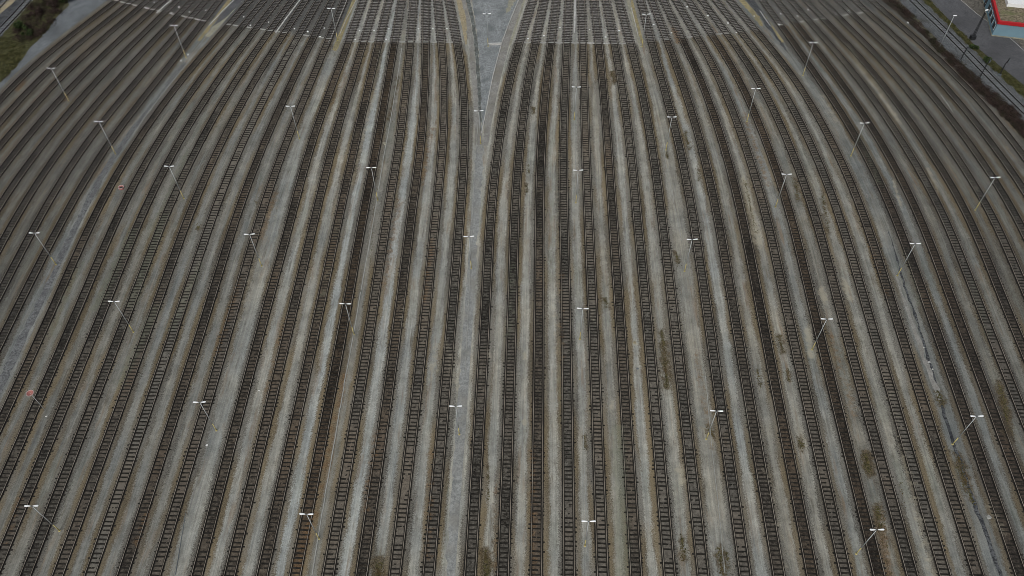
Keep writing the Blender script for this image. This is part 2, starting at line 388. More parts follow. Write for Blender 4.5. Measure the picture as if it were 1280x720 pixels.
# ------------------------------------------------------------------ ground
def sheet(name, poly_px, mat, z, kind='structure', sub=0, rag=0.0):
    """flat ground sheet whose outline was read as pixels and put on the ground; outline roughened by rag metres"""
    pts = [G(x, y, z) for x, y in poly_px]
    out = []
    n = len(pts)
    for i in range(n):
        a, b = pts[i], pts[(i + 1) % n]; L = (b - a).length; m = max(1, int(L / 0.7)) if rag else 1
        nd = Vector((-(b - a).y, (b - a).x, 0)).normalized() if L > 0 else Vector((0, 0, 0))
        for j in range(m):
            q = a.lerp(b, j / m)
            if rag and j: q = q + nd * float(rng.normal(0, rag))
            out.append(q)
    bm = bmesh.new(); vs = [bm.verts.new(q) for q in out]; f = bm.faces.new(vs)
    if f.normal.z < 0: f.normal_flip()
    bm.normal_update()
    if f.normal.z < 0: bmesh.ops.reverse_faces(bm, faces=[f])
    bmesh.ops.triangulate(bm, faces=bm.faces[:])
    me = bpy.data.meshes.new(name); bm.to_mesh(me); bm.free()
    o = link(name, me, mat); o['kind'] = kind
    return o

structure(link('ground', mesh('ground', [(-1500, -1500, -.30), (1500, -1500, -.30), (1500, 1800, -.30), (-1500, 1800, -.30)], [(0, 1, 2, 3)]), MAT['earth']))

# soil, pale and mossy spots read off the photograph: x0, y0, x1, y1, width in metres, strength
WEEDS = [(827,413,830,430,.7,1),(829,428,834,482,1.0,1),(472,702,474,722,1.3,1.2),(607,690,608,722,1.1,1.2),(609,580,611,630,.35,.6),(1083,568,1087,590,1.1,1.3),(1097,632,1100,660,1.3,.8),
       (1100,665,1108,720,1.2,.35),(974,418,979,440,.8,.8),(985,463,986,475,.7,.7),(1250,480,1262,545,1.2,1),(1198,570,1208,605,1.0,1.1),(1206,600,1218,630,.8,.8),(1172,488,1178,505,1.0,1),
       (852,672,855,700,.8,.8),(899,685,903,718,.9,.8),(908,690,912,712,.6,.7),(731,545,732,560,.5,.8),(885,535,892,545,1.0,.7),(1000,548,1003,560,.9,.8),(766,90,768,102,.9,1),
       (666,134,668,140,.6,.9),(658,230,658,240,.6,.7),(661,206,661,216,.5,.5),(833,190,834,196,.5,.8),(844,315,848,330,.8,.8),(873,210,874,225,.5,.6),(931,225,945,290,.7,.35),
       (755,372,761,382,.9,.7),(1086,575,1098,600,1.0,.3),(994,222,998,250,.9,.7),(1028,240,1035,290,.8,.5),(485,150,498,95,.7,.6),(492,60,484,130,.5,.4),(247,282,249,286,.8,.8),
       (471,195,463,330,.5,.3),(905,540,912,560,.6,.5),(932,170,936,200,.6,.4),(1184,565,1188,590,.6,.5),(946,460,952,485,.6,.5),(856,165,862,185,.8,.6),(762,60,766,64,.4,.5),
       (1125,600,1130,640,.5,.3),(640,505,642,540,.4,.3),(1115,270,1119,300,.5,.3),(900,175,905,200,.6,.3),(318,250,324,262,.5,.4)]
PALE = [(1027,362,1030,374,.8,1),(1055,350,1062,372,.8,.9),(850,585,852,602,.8,.9),(1010,410,1014,445,.7,1),(882,536,888,550,.8,1),(1240,635,1252,665,.9,.6),(793,424,794,430,.5,.8),(930,225,948,305,1.0,.9),
        (1060,58,1082,92,.9,.7),(1090,100,1122,150,1.0,.7),(1000,20,1010,36,.8,.5),(1160,210,1172,240,.6,.8),(1117,225,1127,258,.4,.9),(610,430,612,450,.5,.5),(740,385,741,400,.5,.6),(764,500,765,515,.5,.6),
        (500,420,505,380,.6,.4),(540,470,545,430,.9,.5),(300,395,340,260,1.3,.35),(560,430,575,500,1.0,.5),(400,200,370,330,1.0,.3),(960,590,985,720,1.1,.3),(1130,560,1165,720,1.0,.5),(1105,470,1130,560,.9,.4),
        (655,440,657,448,.5,.8),(655,525,657,533,.5,.7),(700,180,692,500,.8,.3),(1030,120,1045,150,.7,.5),(470,110,440,230,.6,.5),(625,100,615,140,1.0,.3),(880,20,870,60,.6,.3)]
GREEN = [(772,535,779,722,1.2,1),(165,290,120,385,1.2,1),(205,270,165,380,1.2,1),(195,385,150,480,1.2,.9),(100,330,60,420,1.1,.6),(235,190,190,290,1.1,.7),(250,330,215,410,1.0,.8),(690,200,688,350,.9,.5),
         (640,330,636,420,1.0,.5),(425,270,395,400,.8,.4),(1130,310,1150,380,.9,.6),(1075,170,1100,230,1.0,.7),(1215,350,1235,420,1.0,.6),(930,500,940,600,.8,.4),(560,600,555,720,.6,.4),(700,430,700,560,.9,.4),(475,60,470,100,.7,.5)]
RUSTY = [(555,20,560,70,.4,.3),(392,640,370,720,1.0,.7),(430,470,400,620,.9,.6),(500,250,480,360,.8,.6),(540,160,528,230,.8,.6),(345,240,325,300,.7,.7),(1100,645,1112,720,1.0,.8),(1040,420,1070,520,.9,.5),(842,36,848,52,.9,1),
         (30,100,22,112,.8,1),(60,110,40,128,.8,.6),(85,118,80,126,.6,1),(930,140,960,230,.8,.6),(600,80,604,140,.5,.4),(700,330,702,450,.8,.4),(355,400,330,500,.8,.5),(870,440,890,560,.7,.6),(470,540,455,640,.8,.5),
         (300,350,270,440,.9,.6),(1085,300,1110,370,.9,.4),(665,560,668,720,.8,.5),(620,600,618,720,.7,.4),(540,560,535,700,.8,.5),(170,680,185,640,.7,.6),(25,620,10,680,.8,.5),(540,300,530,380,.7,.6),(415,130,440,80,.8,.4)]
def blotches(X, Y, spots):
    out = np.zeros(len(X))
    for x0, y0, x1, y1, w, st in spots:
        a, b = G(x0, y0), G(x1, y1); d = np.array([b.x - a.x, b.y - a.y]); L2 = max(d @ d, 1e-6)
        t = np.clip(((X - a.x) * d[0] + (Y - a.y) * d[1]) / L2, 0, 1)
        q = np.hypot(X - a.x - t * d[0], Y - a.y - t * d[1]); out = np.maximum(out, st * np.exp(-(q / (w * .95)) ** 2))
    return out
COLS = [0.0, .25, .50, .66, .85, 1.05, 1.35, 1.6, 1.9, 2.3]
ZC = [-.026, -.026, -.028, -.045, -.045, +.006, .002, -.06, -.135, -.15]
def yard_ground():
    V, Fc, A, B, UV = [], [], [], [], []
    n = len(YS)
    along = {i: np.concatenate([[0], np.cumsum(np.hypot(np.diff(TX[i]), DY))]) for i in ORDER}
    cosb = {i: 1 / np.sqrt(1 + slope(i)**2) for i in ORDER}
    zc0 = {}
    def half(i, side, pathkey, lim):
        """ribbon from the centre of track i to the middle of the gap (lim = x of that middle per row)"""
        base = len(V); nc = len(COLS) + 1
        darkv = 0.0
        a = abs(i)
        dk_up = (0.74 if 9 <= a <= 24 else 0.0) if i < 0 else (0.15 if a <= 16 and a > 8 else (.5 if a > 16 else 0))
        dk_low = .66 if i < -16 else (.30 if i < -8 else (.56 if i > 16 else (.22 if i > 8 else .08)))  # outer bundles darker: own stone tone and painted corner vignette
        zr = np.clip(rng.normal(0, .008, (n, 8)) + rng.normal(0, .013, (n, 1)), -.045, .045); zr[:, 5:7] *= 1.6
        zr[:, 0] = zc0.setdefault(i, zr[:, 0])
        for r in range(n):
            hw = abs(lim[r] - TX[i][r]) * cosb[i][r]
            ds = list(COLS)
            if hw < 2.4:
                s = hw / 2.4; ds = [c if c < .7 else .7 + (c - .7) * (hw - .7) / (2.4 - .7) for c in COLS]
            ds = ds + [hw]
            up = min(max((YS[r] - CROSSY[i]) / 1.2 + .5, 0), 1)
            for c, dd in enumerate(ds):
                z = ZC[c] if c < len(ZC) else -.15
                if c < 7: z += float(zr[r, c]) * (1 - up)
                if up > 0: z = z * (1 - up) + min(z, -.05) * up
                V.append((TX[i][r] + side * dd / cosb[i][r], YS[r], z))
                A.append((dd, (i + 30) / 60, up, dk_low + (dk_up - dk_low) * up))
                pb, pw = PATH[pathkey]; pb *= 1.13 if a <= 8 else (1.04 if a <= 16 else .98)
                B.append((LIGHT.get(i, .4), RUST.get(i, .0) + .03, pb, pw))
                UV.append((side * dd, along[i][r]))
        for r in range(n - 1):
            for c in range(nc - 1):
                q = (base + r * nc + c, base + r * nc + c + 1, base + (r + 1) * nc + c + 1, base + (r + 1) * nc + c)
                Fc.append(q if side > 0 else q[::-1])
    for a, b in zip(ORDER[:-1], ORDER[1:]):
        mid = (TX[a] + TX[b]) / 2
        half(a, 1, a, mid); half(b, -1, a, mid)
    i0, i1 = ORDER[0], ORDER[-1]
    half(i0, -1, i0, TX[i0] - 2.6 / cosb[i0]); half(i1, 1, i1, TX[i1] + 2.6 / cosb[i1])
    me = mesh('yard_ground', V, Fc)
    for nm, dat in (('A', A), ('B', B)):
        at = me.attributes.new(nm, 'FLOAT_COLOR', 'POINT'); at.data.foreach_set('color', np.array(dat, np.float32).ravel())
    X = np.array([v[0] for v in V]); Y = np.array([v[1] for v in V])
    C = np.stack([blotches(X, Y, WEEDS), blotches(X, Y, PALE), blotches(X, Y, GREEN), blotches(X, Y, RUSTY)], 1)
    at = me.attributes.new('C', 'FLOAT_COLOR', 'POINT'); at.data.foreach_set('color', C.astype(np.float32).ravel())
    uvl = me.uv_layers.new(name='uv'); li = np.empty(len(me.loops), np.int32); me.loops.foreach_get('vertex_index', li)
    uvl.data.foreach_set('uv', np.array(UV, np.float32)[li].ravel())
    me.polygons.foreach_set('use_smooth', [True] * len(me.polygons))
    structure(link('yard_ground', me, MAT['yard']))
yard_ground()

# ------------------------------------------------------------------ tracks
PROF = [(-.06, 0), (.06, 0), (.06, .018), (.018, .035), (.018, .11), (.037, .12), (.037, .16), (-.037, .16), (-.037, .12), (-.018, .11), (-.018, .035), (-.06, .018)]
def rail_mesh(path, off):
    V, Fc = [], []; n = len(path); m = len(PROF)
    for k, (x, y, nx, ny) in enumerate(path):
        for u, z in PROF: V.append((x + nx * (off + u), y + ny * (off + u), z + .002))
    for k in range(n - 1):
        for j in range(m):
            a = k * m + j; b = k * m + (j + 1) % m; Fc.append((a, b, b + m, a + m))
    Fc.append(tuple(range(m - 1, -1, -1))); Fc.append(tuple((n - 1) * m + j for j in range(m)))
    return mesh('rail', V, Fc)
def sleeper_shape(seed):
    r = random.Random(seed); L = 2.46 + r.uniform(-.08, .05); w = .25 + r.uniform(-.02, .02)
    mb = MB(); b = .02
    vs = []
    for z, k in ((-.15, 0), (-.012, 0), (0, b)):
        for x, y in ((-L/2 + k, -w/2 + k), (L/2 - k, -w/2 + k), (L/2 - k, w/2 - k), (-L/2 + k, w/2 - k)):
            vs.append((x + r.uniform(-.01, .01), y + r.uniform(-.008, .008), z))
    fs = [(8, 9, 10, 11)]
    for q in (0, 4):
        for j in range(4): fs.append((q + j, q + (j + 1) % 4, q + 4 + (j + 1) % 4, q + 4 + j))
    mb.add(vs, fs); return mb
SL = [sleeper_shape(s) for s in range(5)]
SLM = [mesh('sleeper', s.v, s.f) for s in SL]
for m_ in SLM: m_.materials.append(MAT['sleeper'])
ORD = ['', 'first', 'second', 'third', 'fourth', 'fifth', 'sixth', 'seventh', 'eighth', 'ninth', 'tenth', 'eleventh', 'twelfth']
def bundle(i):
    return ['innermost', 'middle', 'outermost'][(abs(i) - 1) // 8] + (' left' if i < 0 else ' right') + ' bundle'
def look(i):
    l, r = LIGHT.get(i, .4), RUST.get(i, 0)
    return 'rusty brown' if r >= .6 else ('pale ballasted' if l >= .6 else ('dark ballasted' if l <= .3 else 'grey brown'))
PITCH = .69
MAT['pale_sleeper'] = speckled('weathered_sleeper', (.11, .12, .125), (.20, .215, .225), 2.0, .3, bump=0)
SLM2 = [m_.copy() for m_ in SLM]
for m_ in SLM2: m_.name = 'pale_sleeper'; m_.materials.clear(); m_.materials.append(MAT['pale_sleeper'])
def build_track(i, xs, ys, label, group, ind=True, dz=0.0):
    """empty > two rails, sleepers"""
    dx = np.gradient(xs, ys); s = np.concatenate([[0], np.cumsum(np.hypot(np.diff(xs), np.diff(ys)))])
    k0 = len(xs) // 2
    root = empty('railway_track', (0, 0, dz), label, 'railway track', group)
    L = np.hypot(1, dx); nx = 1 / L; ny = -dx / L
    path = list(zip(xs, ys, nx, ny))
    for o in (-.755, .755): link('rail', rail_mesh(path, o), MAT['rail'], root)
    pos = []
    q = random.uniform(.1, .6)
    while q < s[-1] - .2:
        x = float(np.interp(q, s, xs)); y = float(np.interp(q, s, ys)); g = float(np.interp(y, ys, dx)) if ys[1] > ys[0] else 0
        pos.append((x, y, -math.atan(g))); q += PITCH * random.uniform(.95, 1.05)
    seen = []
    for t in pos:
        px, py, z = P((t[0], t[1], 0))
        if -8 < px < 1288 and -4 < py < 726: seen.append((z, t))
    seen.sort(key=lambda a: a[0]); near = set(t for _, t in seen[:100]) if ind else set()
    mb = MB()
    for t in pos:
        rz = t[2] + random.gauss(0, .02); k = random.randrange(5); z = random.gauss(-.004, .014)
        z = max(min(z, .0), -.04)
        off = random.gauss(0, .04); ca, sa = math.cos(rz), math.sin(rz)
        x, y = t[0] + off * ca, t[1] + off * sa
        if t in near:
            o = bpy.data.objects.new('sleeper', (SLM2 if i == 0 else SLM)[k]); COL.objects.link(o); o.parent = root
            o.location = (x, y, z); o.rotation_euler = (0, 0, rz)
        else:
            mb.add([(x + a * ca - b * sa, y + a * sa + b * ca, z + c) for a, b, c in SL[k].v], SL[k].f)
    if mb.v: stuff(mb.build('sleepers', MAT['pale_sleeper' if i == 0 else 'sleeper'], root))
    return root
for i in ORDER:
    n8 = (abs(i) - 1) % 8; n8 = 8 - n8 if i < 0 else n8 + 1     # counted from the left inside its bundle
    build_track(i, TX[i], YS, f'{look(i)} track, {ORD[n8]} from the left in the {bundle(i)}', 'parallel classification tracks of the yard')

# ------------------------------------------------------------------ paths, islands, gravel wedge
Z1 = -.146
def strip(name, pts, mat, z=Z1, rag=.08, kind='structure'):
    """pts = (px, py, half width in metres) centre line"""
    q = [(G(x, y, z), w) for x, y, w in pts]; fine = []
    for (a, wa), (b, wb) in zip(q[:-1], q[1:]):
        m = max(1, int((b - a).length / 1.0))
        for j in range(m): fine.append((a.lerp(b, j / m), wa + (wb - wa) * j / m))
    fine.append(q[-1]); V, Fc = [], []
    for k, (p, w) in enumerate(fine):
        t = (fine[min(k + 1, len(fine) - 1)][0] - fine[max(k - 1, 0)][0]).normalized(); nrm = Vector((t.y, -t.x, 0))
        V.append(p - nrm * max(w + float(rng.normal(0, rag)), .02)); V.append(p + nrm * max(w + float(rng.normal(0, rag)), .02))
    for k in range(len(fine) - 1): Fc.append((2*k, 2*k+1, 2*k+3, 2*k+2))
    me = mesh(name, V, Fc)
    if me.polygons[0].normal.z < 0: me.flip_normals()
    o = link(name, me, mat); o['kind'] = kind; return o

sheet('gravel_wedge', [(583,-30),(590,0),(594,25),(598,60),(600,90),(601.5,130),(602,166),(604,160),(609,130),(617,90),(627,52),(637,25),(648,0),(656,-30)], MAT['blue_gravel'], -.142, rag=.12)
sheet('mossy_verge', [(580,-30),(582,0),(588,22),(592,45),(594.5,75),(599,140),(601.5,165),(601.5,120),(599,80),(597,50),(593,25),(588,0),(586,-30)], MAT['mossy'], -.138, rag=.07)
sheet('path', [(572,-30),(576,0),(583,25),(586,50),(587,80),(589,130),(588,180),(604,182),(602,166),(598.5,130),(594,75),(591.5,45),(587,22),(581.5,0),(579,-30)], MAT['grey_path'], -.146, rag=.06)
sheet('path', [(657,-30),(649,0),(638,25),(628,52),(618,90),(610,130),(605,163),(604,182),(611,182),(617,150),(622,120),(628,90),(636,56),(644,31),(654,0),(661,-30)], MAT['grey_path'], -.146, rag=.06)
sheet('sand_strip', [(564,-30),(567.5,0),(573,25),(578,42),(582,56),(584,55),(583.5,42),(583,25),(576.5,0),(572,-30)], MAT['tan'], -.132, rag=.08)
sheet('concrete_strip', [(662,-30),(654.5,0),(644,31),(636,57),(640,57),(650,31),(660.5,0),(669,-30)], MAT['beige'], -.132, rag=.08)
sheet('sand_patch', [(640,-20),(636,0),(632,17),(637,14),(645,0),(649,-20)], MAT['beige'], -.134, rag=.15)
# islands between the bundles
sheet('concrete_strip', [(447,-30),(433.5,0),(423,25),(413,50),(409,64),(413,64),(419,50),(428,25),(438,0),(453,-30)], MAT['beige'], -.136, rag=.05)
sheet('yellow_strip', [(453,-30),(438.5,0),(429,22),(420,44),(414.5,62),(420,64),(427,55),(433,38),(441,20),(452,0),(466,-30)], MAT['yellow'], -.134, rag=.1)
sheet('concrete_strip', [(773,-30),(781.5,0),(788,22),(794,42),(798,60),(802,60),(797,42),(792,22),(787.5,0),(781,-30)], MAT['beige'], -.136, rag=.06)
sheet('yellow_strip', [(781,-30),(788,0),(793,22),(798,42),(801,54),(806,54),(804.5,42),(801,22),(796.5,0),(790,-30)], MAT['yellow'], -.134, rag=.1)
sheet('yellow_strip', [(905,-30),(923.5,0),(937,15.5),(948,29),(953.5,33),(952,27),(944,14.5),(930.5,0),(915,-30)], MAT['yellow'], -.134, rag=.15)
sheet('dark_gravel', [(917,-30),(932,0),(946,15),(955,30),(968,45),(980,62),(985,64),(978,50),(964,33),(955,16),(943,0),(930,-30)], MAT['dark_gravel'], -.138, rag=.2)
sheet('yellow_strip', [(930,-30),(944,0),(953,14),(962,28),(976.5,53),(984.5,51),(975,36),(967.5,25),(959,11),(952.5,0),(939,-30)], MAT['yellow'], -.132, rag=.12)
sheet('yellow_strip', [(305,-30),(281,0),(262,24),(244,50),(250,51),(262,37),(275,19),(290,0),(314,-30)], MAT['yellow'], -.134, rag=.12)
sheet('beige_strip', [(332,-30),(305,0),(281,23),(267,32),(256,45),(262,47),(273,34),(287,22),(314,0),(341,-30)], MAT['beige'], -.134, rag=.12)
sheet('dark_gravel', [(316,-30),(291,0),(276,20),(262,38),(266,33),(280,22),(304,0),(331,-30)], MAT['asphalt'], -.140, rag=.1)
# long drains
strip('drain_gravel', [(232,78,.6),(216,98,.7),(196,128,.75),(172,155,.75),(150,183,.9),(128,217,.9),(106,265,.9),(85,305,.8),(63,355,.8),(37,405,.8),(8,465,.8),(-25,540,.8)], MAT['drain_stone'], rag=.16)
strip('drain_gravel', [(1092,225,.1),(1113,295,.12),(1131,357,.16),(1148,405,.18),(1160,445,.22),(1171,485,.2),(1187,540,.2),(1205,590,.28),(1222,640,.32),(1236,675,.3),(1252,725,.3)], MAT['dark_gravel'], rag=.1)
strip('pale_path', [(600,182,.9),(596,240,.9),(591,300,.95),(588,360,1.0),(582,450,1.0),(575,560,1.05),(566,730,1.1)], MAT['pale_fines'], z=-.144, rag=.2)
strip('pale_path', [(1078,235,.3),(1100,300,.35),(1122,355,.4),(1152,440,.4),(1176,500,.3)], MAT['grey_path'], z=-.1445, rag=.15)

# top left corner: old siding, gravel way, rough ground
sheet('blue_path', [(175,-40),(148,-8),(115,22),(85,48),(48,80),(18,112),(-25,150),(-25,118),(0,103),(22,82),(36,62),(50,48),(62,35),(72,20),(85,8),(95,-40)], MAT['way_gravel'], -.17, rag=.2)
sheet('rough_grass', [(-60,150),(0,103),(22,82),(40,58),(60,40),(75,18),(95,-40),(62,-40),(38,0),(12,32),(-10,62),(-60,100)], MAT['grass'], -.176, rag=.2)
sheet('yellow_path', [(-60,70),(0,17.5),(20,0),(60,-40),(45,-40),(8,0),(-60,55)], MAT['tan'], -.17, rag=.1)
sheet('siding_gravel', [(-60,112),(-10,62),(10,36),(37,0),(66,-40),(30,-40),(-60,50)], MAT['dark_gravel'], -.18, rag=.1)
# top right corner: verges, main line bed, road, paved yard
sheet('scrub_ground', [(1065,-40),(1100,0),(1125,18),(1152,45),(1195,92),(1240,135),(1300,190),(1300,160),(1262,130),(1230,103),(1200,78),(1165,48),(1140,22),(1118,0),(1090,-40)], MAT['leaf_litter'], -.176, rag=.3)
sheet('line_ballast', [(1092,-40),(1124,0),(1160,38),(1205,85),(1262,138),(1320,190),(1330,165),(1285,125),(1240,84),(1192,32),(1158,0),(1122,-40)], MAT['line_stone'], -.172, rag=.12)
sheet('rough_grass', [(1122,-40),(1152,0),(1182,28),(1208,54),(1236,82),(1290,132),(1340,175),(1360,165),(1288,112),(1250,82),(1222,60),(1212,48),(1190,28),(1170,8),(1160,0),(1130,-40)], MAT['grass'], -.166, rag=.2)
sheet('road', [(1130,-40),(1162,0),(1190,28),(1222,60),(1252,84),(1290,114),(1360,170),(1480,170),(1480,120),(1290,70),(1262,45),(1222,18),(1200,0),(1170,-40)], MAT['asphalt'], -.16)
sheet('paved_yard', [(1170,-40),(1200,0),(1222,18),(1262,45),(1290,70),(1480,120),(1480,-40)], MAT['yard_paving'], -.156)
strip('road_edge', [(1199,-2,.06),(1221,17,.06),(1261,46,.06),(1290,72,.06)], MAT['concrete'], z=-.150, rag=.01)

def px_track(pts, label, group, dz):
    q = [G(x, y, 0) for x, y in pts]
    ys = np.array([v.y for v in q]); xs = np.array([v.x for v in q]); o = np.argsort(ys)
    yy = np.arange(ys.min() + .01, ys.max(), 1.0)
    xx = spline(ys[o], xs[o], yy)
    return build_track(0, xx, yy, label, group, True, dz)
px_track([(1103,-40),(1141,0),(1182,39),(1229,87),(1275,133),(1335,190)], 'single railway line on pale gravel beside the road and grass verge', 'lone lines outside the yard', -.10)
px_track([(70,-42),(35,0),(17,20),(0,38),(-60,105)], 'siding in the top left corner between sandy path and thicket', 'lone lines outside the yard', -.12)
px_track([(42,-40),(5,0),(-12,18),(-60,66)], 'outermost siding at the very top left corner beyond the sandy path', 'lone lines outside the yard', -.12)

# ------------------------------------------------------------------ cable troughs, kerbs, crossing ducts
def trough(pts, label, w=.22, h=.12, mat='trough', name='cable_trough', cat='cable trough', z=-.15, group='concrete cable troughs'):
    q = [G(x, y, 0) for x, y in pts]; mb = MB(); fine = []
    for a, b in zip(q[:-1], q[1:]):
        m = max(1, int((b - a).length / 2.0))
        for j in range(m): fine.append(a.lerp(b, j / m))
    fine.append(q[-1])
    o = fine[0].copy(); o.z = 0
    for a, b in zip(fine[:-1], fine[1:]):
        d = b - a; c = (a + b) / 2 - o
        c = c + Vector((-d.y, d.x, 0)).normalized() * random.gauss(0, .02)
        mb.box((c.x, c.y, z + h / 2 + random.uniform(-.012, .006)), (d.length - .02, w, h), math.atan2(d.y, d.x))
    ob = mb.build(name, MAT[mat]); ob.location = o
    tag(ob, label, cat, group); return ob
trough([(720,-30),(718.8,0),(718,40)], 'thick white trough in the middle of the innermost right bundle at the top', .38, .25, 'concrete')
trough([(400,-30),(375,0),(360,20),(345,41)], 'thick white trough in the middle of the middle left bundle at the top', .34, .25, 'concrete')
trough([(240,-22),(214,0),(196,16)], 'thick white trough in the middle of the outermost left bundle at the top', .34, .25, 'concrete')
trough([(318,-30),(294,-2),(280,12),(262,31)], 'white trough on the yellow strip left of the middle left bundle', .26, .2, 'concrete')
trough([(463,-30),(445,0),(432,25),(425,42)], 'thin pale trough on the yellow strip between innermost and middle left bundles', .12, .12, 'concrete')
trough([(434,-2),(424,22),(414,46),(408,58)], 'pale kerb along the grey side of the strip left of the innermost left bundle', .14, .12, 'concrete', 'kerb', 'kerb', group='pale kerbs')
trough([(659,-30),(648,0),(637.5,26),(627.5,52),(617,90),(609,130),(602,166)], 'long white kerb edging the blue gravel wedge on its right side', .17, .16, 'concrete', 'kerb', 'kerb', group='pale kerbs')
trough([(789,8),(793,25),(797.5,44)], 'thin white trough on the yellow strip right of the innermost right bundle', .12, .1, 'concrete')
trough([(950,13),(956,22),(963,32)], 'short white kerb on the yellow strip left of the outermost right bundle', .14, .1, 'concrete', 'kerb', 'kerb', group='pale kerbs')
trough([(502,60),(497,95),(488,150),(478,205),(471,250),(461.5,305),(455.5,338),(451,362)], 'far half of the pale trough running down the middle of the innermost left bundle', .15, .1)
trough([(450.5,365),(441.5,420),(430,480),(420,540),(406,620),(390,718)], 'near half of the pale trough running down the middle of the innermost left bundle', .15, .1)
trough([(598,150),(594,200),(591,260),(588,330),(585,400),(581,470)], 'pale trough on the light path below the tip of the gravel wedge', .10, .1)
trough([(717,120),(719,190),(721,250),(722,320),(723.5,365)], 'faint trough between the lamp posts of the innermost right bundle, far part', .08, .1)
trough([(729,530),(731,600),(733,690)], 'faint trough between the lamp posts of the innermost right bundle, near part', .08, .1)
trough([(828,180),(836,220),(846,270),(852,300)], 'faint trough right of the innermost right bundle', .08, .1)
trough([(882,470),(890,560),(898,630),(906,716)], 'pale worn trough line at the bottom right of the innermost right bundle', .09, .1)
trough([(240,590),(230,650),(219,718)], 'dark thin duct line on the wide path at the bottom left', .07, .08, 'arm')
trough([(1196,148),(1185,130),(1176,118)], 'short pale duct lying beside the outermost right tracks', .15, .08)

# low wall across the wedge
wa, wb_ = G(610.5, 55.5), G(627, 55.0)
mb = MB(); L = (wb_ - wa).length
mb.box((L / 2, 0, .12), (L, .35, .5)); mb.box((L / 2, 0, .40), (L + .1, .45, .07))
o = mb.build('retaining_wall', MAT['concrete']); o.location = (wa.x, wa.y, -.14); o.rotation_euler = (0, 0, math.atan2(wb_.y - wa.y, wb_.x - wa.x))
tag(o, 'low concrete wall across the blue gravel wedge', 'wall')

# crossing ducts: one per bundle, sections between and inside the rails
for key, nm in (((-24, -17), 'outermost left bundle'), ((-16, -9), 'middle left bundle'), ((-8, -1), 'innermost left bundle'), ((1, 8), 'innermost right bundle'), ((9, 16), 'middle right bundle'), ((17, 24), 'outermost right bundle')):
    ids = list(range(key[0], key[1] + 1)); c = ids[4]
    root = empty('crossing_duct', (track_x(c, CROSSY[c]), CROSSY[c], 0), f'pale broken duct line crossing the {nm} at the top', 'cable duct', 'crossing ducts at the retarder end')
    faint = key[0] in (9, 17)
    for a in ids:
        x0, y0 = track_x(a, CROSSY[a]), CROSSY[a]
        segs = [(-.62, .62, .07, .3)]
        for lo, hi, z, pr in segs:
            if random.random() < (.55 if not faint else .3):
                mb = MB(); mb.box(((lo + hi) / 2, 0, z - .03), (hi - lo, .22, .12)); s_ = mb.build('duct_section', MAT['trough'], root)
                s_.location = (x0 - root.location.x, y0 - root.location.y, 0)
        if a + 1 in ids:
            x1, y1 = track_x(a + 1, CROSSY[a + 1]), CROSSY[a + 1]
            if random.random() < (.9 if not faint else .3):
                dx, dy = x1 - x0, y1 - y0; D = math.hypot(dx, dy); ln = D - 2.0 - random.uniform(0, .5)
                mb = MB(); mb.box((0, 0, -.02), (ln, .30, .2)); s_ = mb.build('duct_section', MAT['concrete' if random.random() < .2 and not faint else 'trough'], root)
                s_.location = ((x0 + x1) / 2 - root.location.x, (y0 + y1) / 2 - root.location.y, 0); s_.rotation_euler = (0, 0, math.atan2(dy, dx))

# ------------------------------------------------------------------ where a point stands, in words
def gap_of(x, y):
    left = [i for i in ORDER if track_x(i, y) <= x]; right = [i for i in ORDER if track_x(i, y) > x]
    return (left[-1] if left else None), (right[0] if right else None)
def within(i):
    n8 = (abs(i) - 1) % 8; return 8 - n8 if i < 0 else n8 + 1
def place_words(a, b):
    if a is None: return 'left of all yard tracks'
    if b is None: return 'right of all yard tracks'
    if a == -1 and b == 1: return 'on the central gravel wedge and path'
    if (abs(a) - 1) // 8 == (abs(b) - 1) // 8 and a * b > 0: return f'between {ORD[within(a)]} and {ORD[within(b)]} tracks, {bundle(a)}'
    return f'on strip between {bundle(a).replace(" bundle", "")} and {bundle(b)}s'
def rank_words(n, k):
    """k-th from the camera of n"""
    if n == 1: return ''
    if k == 0: return ', nearest in row'
    if k == n - 1: return ', farthest in row'
    return f', {ORD[k + 1]} nearest'

# ------------------------------------------------------------------ lamp posts
LAMPH = 8.6
heads = [(63.5,84.5),(217,31),(123,151),(413.8,9.8),(362.8,132),(608.5,16.5),(598.5,137.8),(720.5,108),(808,17),(840,145.5),(945,110),(1017,52.5),(1081,153),
         (211,207),(42.4,290.5),(311.5,292),(464,208.8),(586,294.8),(722.8,212),(865.4,298.5),(983.6,217),(1244.6,221),(1144.5,303.8),(142,376),(249,502),
         (431.5,379),(569.6,507),(728.5,385),(896,513),(1034,398),(1221.6,519.5),(38.8,631.8),(382.8,642),(735.9,651),(1096.6,661.5)]
def luminaire(side):
    mb = MB(); n = 8
    rings = [(.13, .035, .03), (.30, .085, .05), (.60, .125, .065), (.86, .135, .06), (.97, .09, .04)]
    vs = []
    for x, hw, hh in rings:
        for k in range(n):
            t = 2 * math.pi * k / n; vs.append((side * x, hw * math.cos(t), LAMPH + .05 + .10 * x + hh * math.sin(t)))
    fs = [(r * n + k, r * n + (k + 1) % n, (r + 1) * n + (k + 1) % n, (r + 1) * n + k) for r in range(len(rings) - 1) for k in range(n)]
    fs += [tuple(range(n - 1, -1, -1)), tuple((len(rings) - 1) * n + k for k in range(n))]
    if side < 0: fs = [f[::-1] for f in fs]
    mb.add(vs, fs); return mb
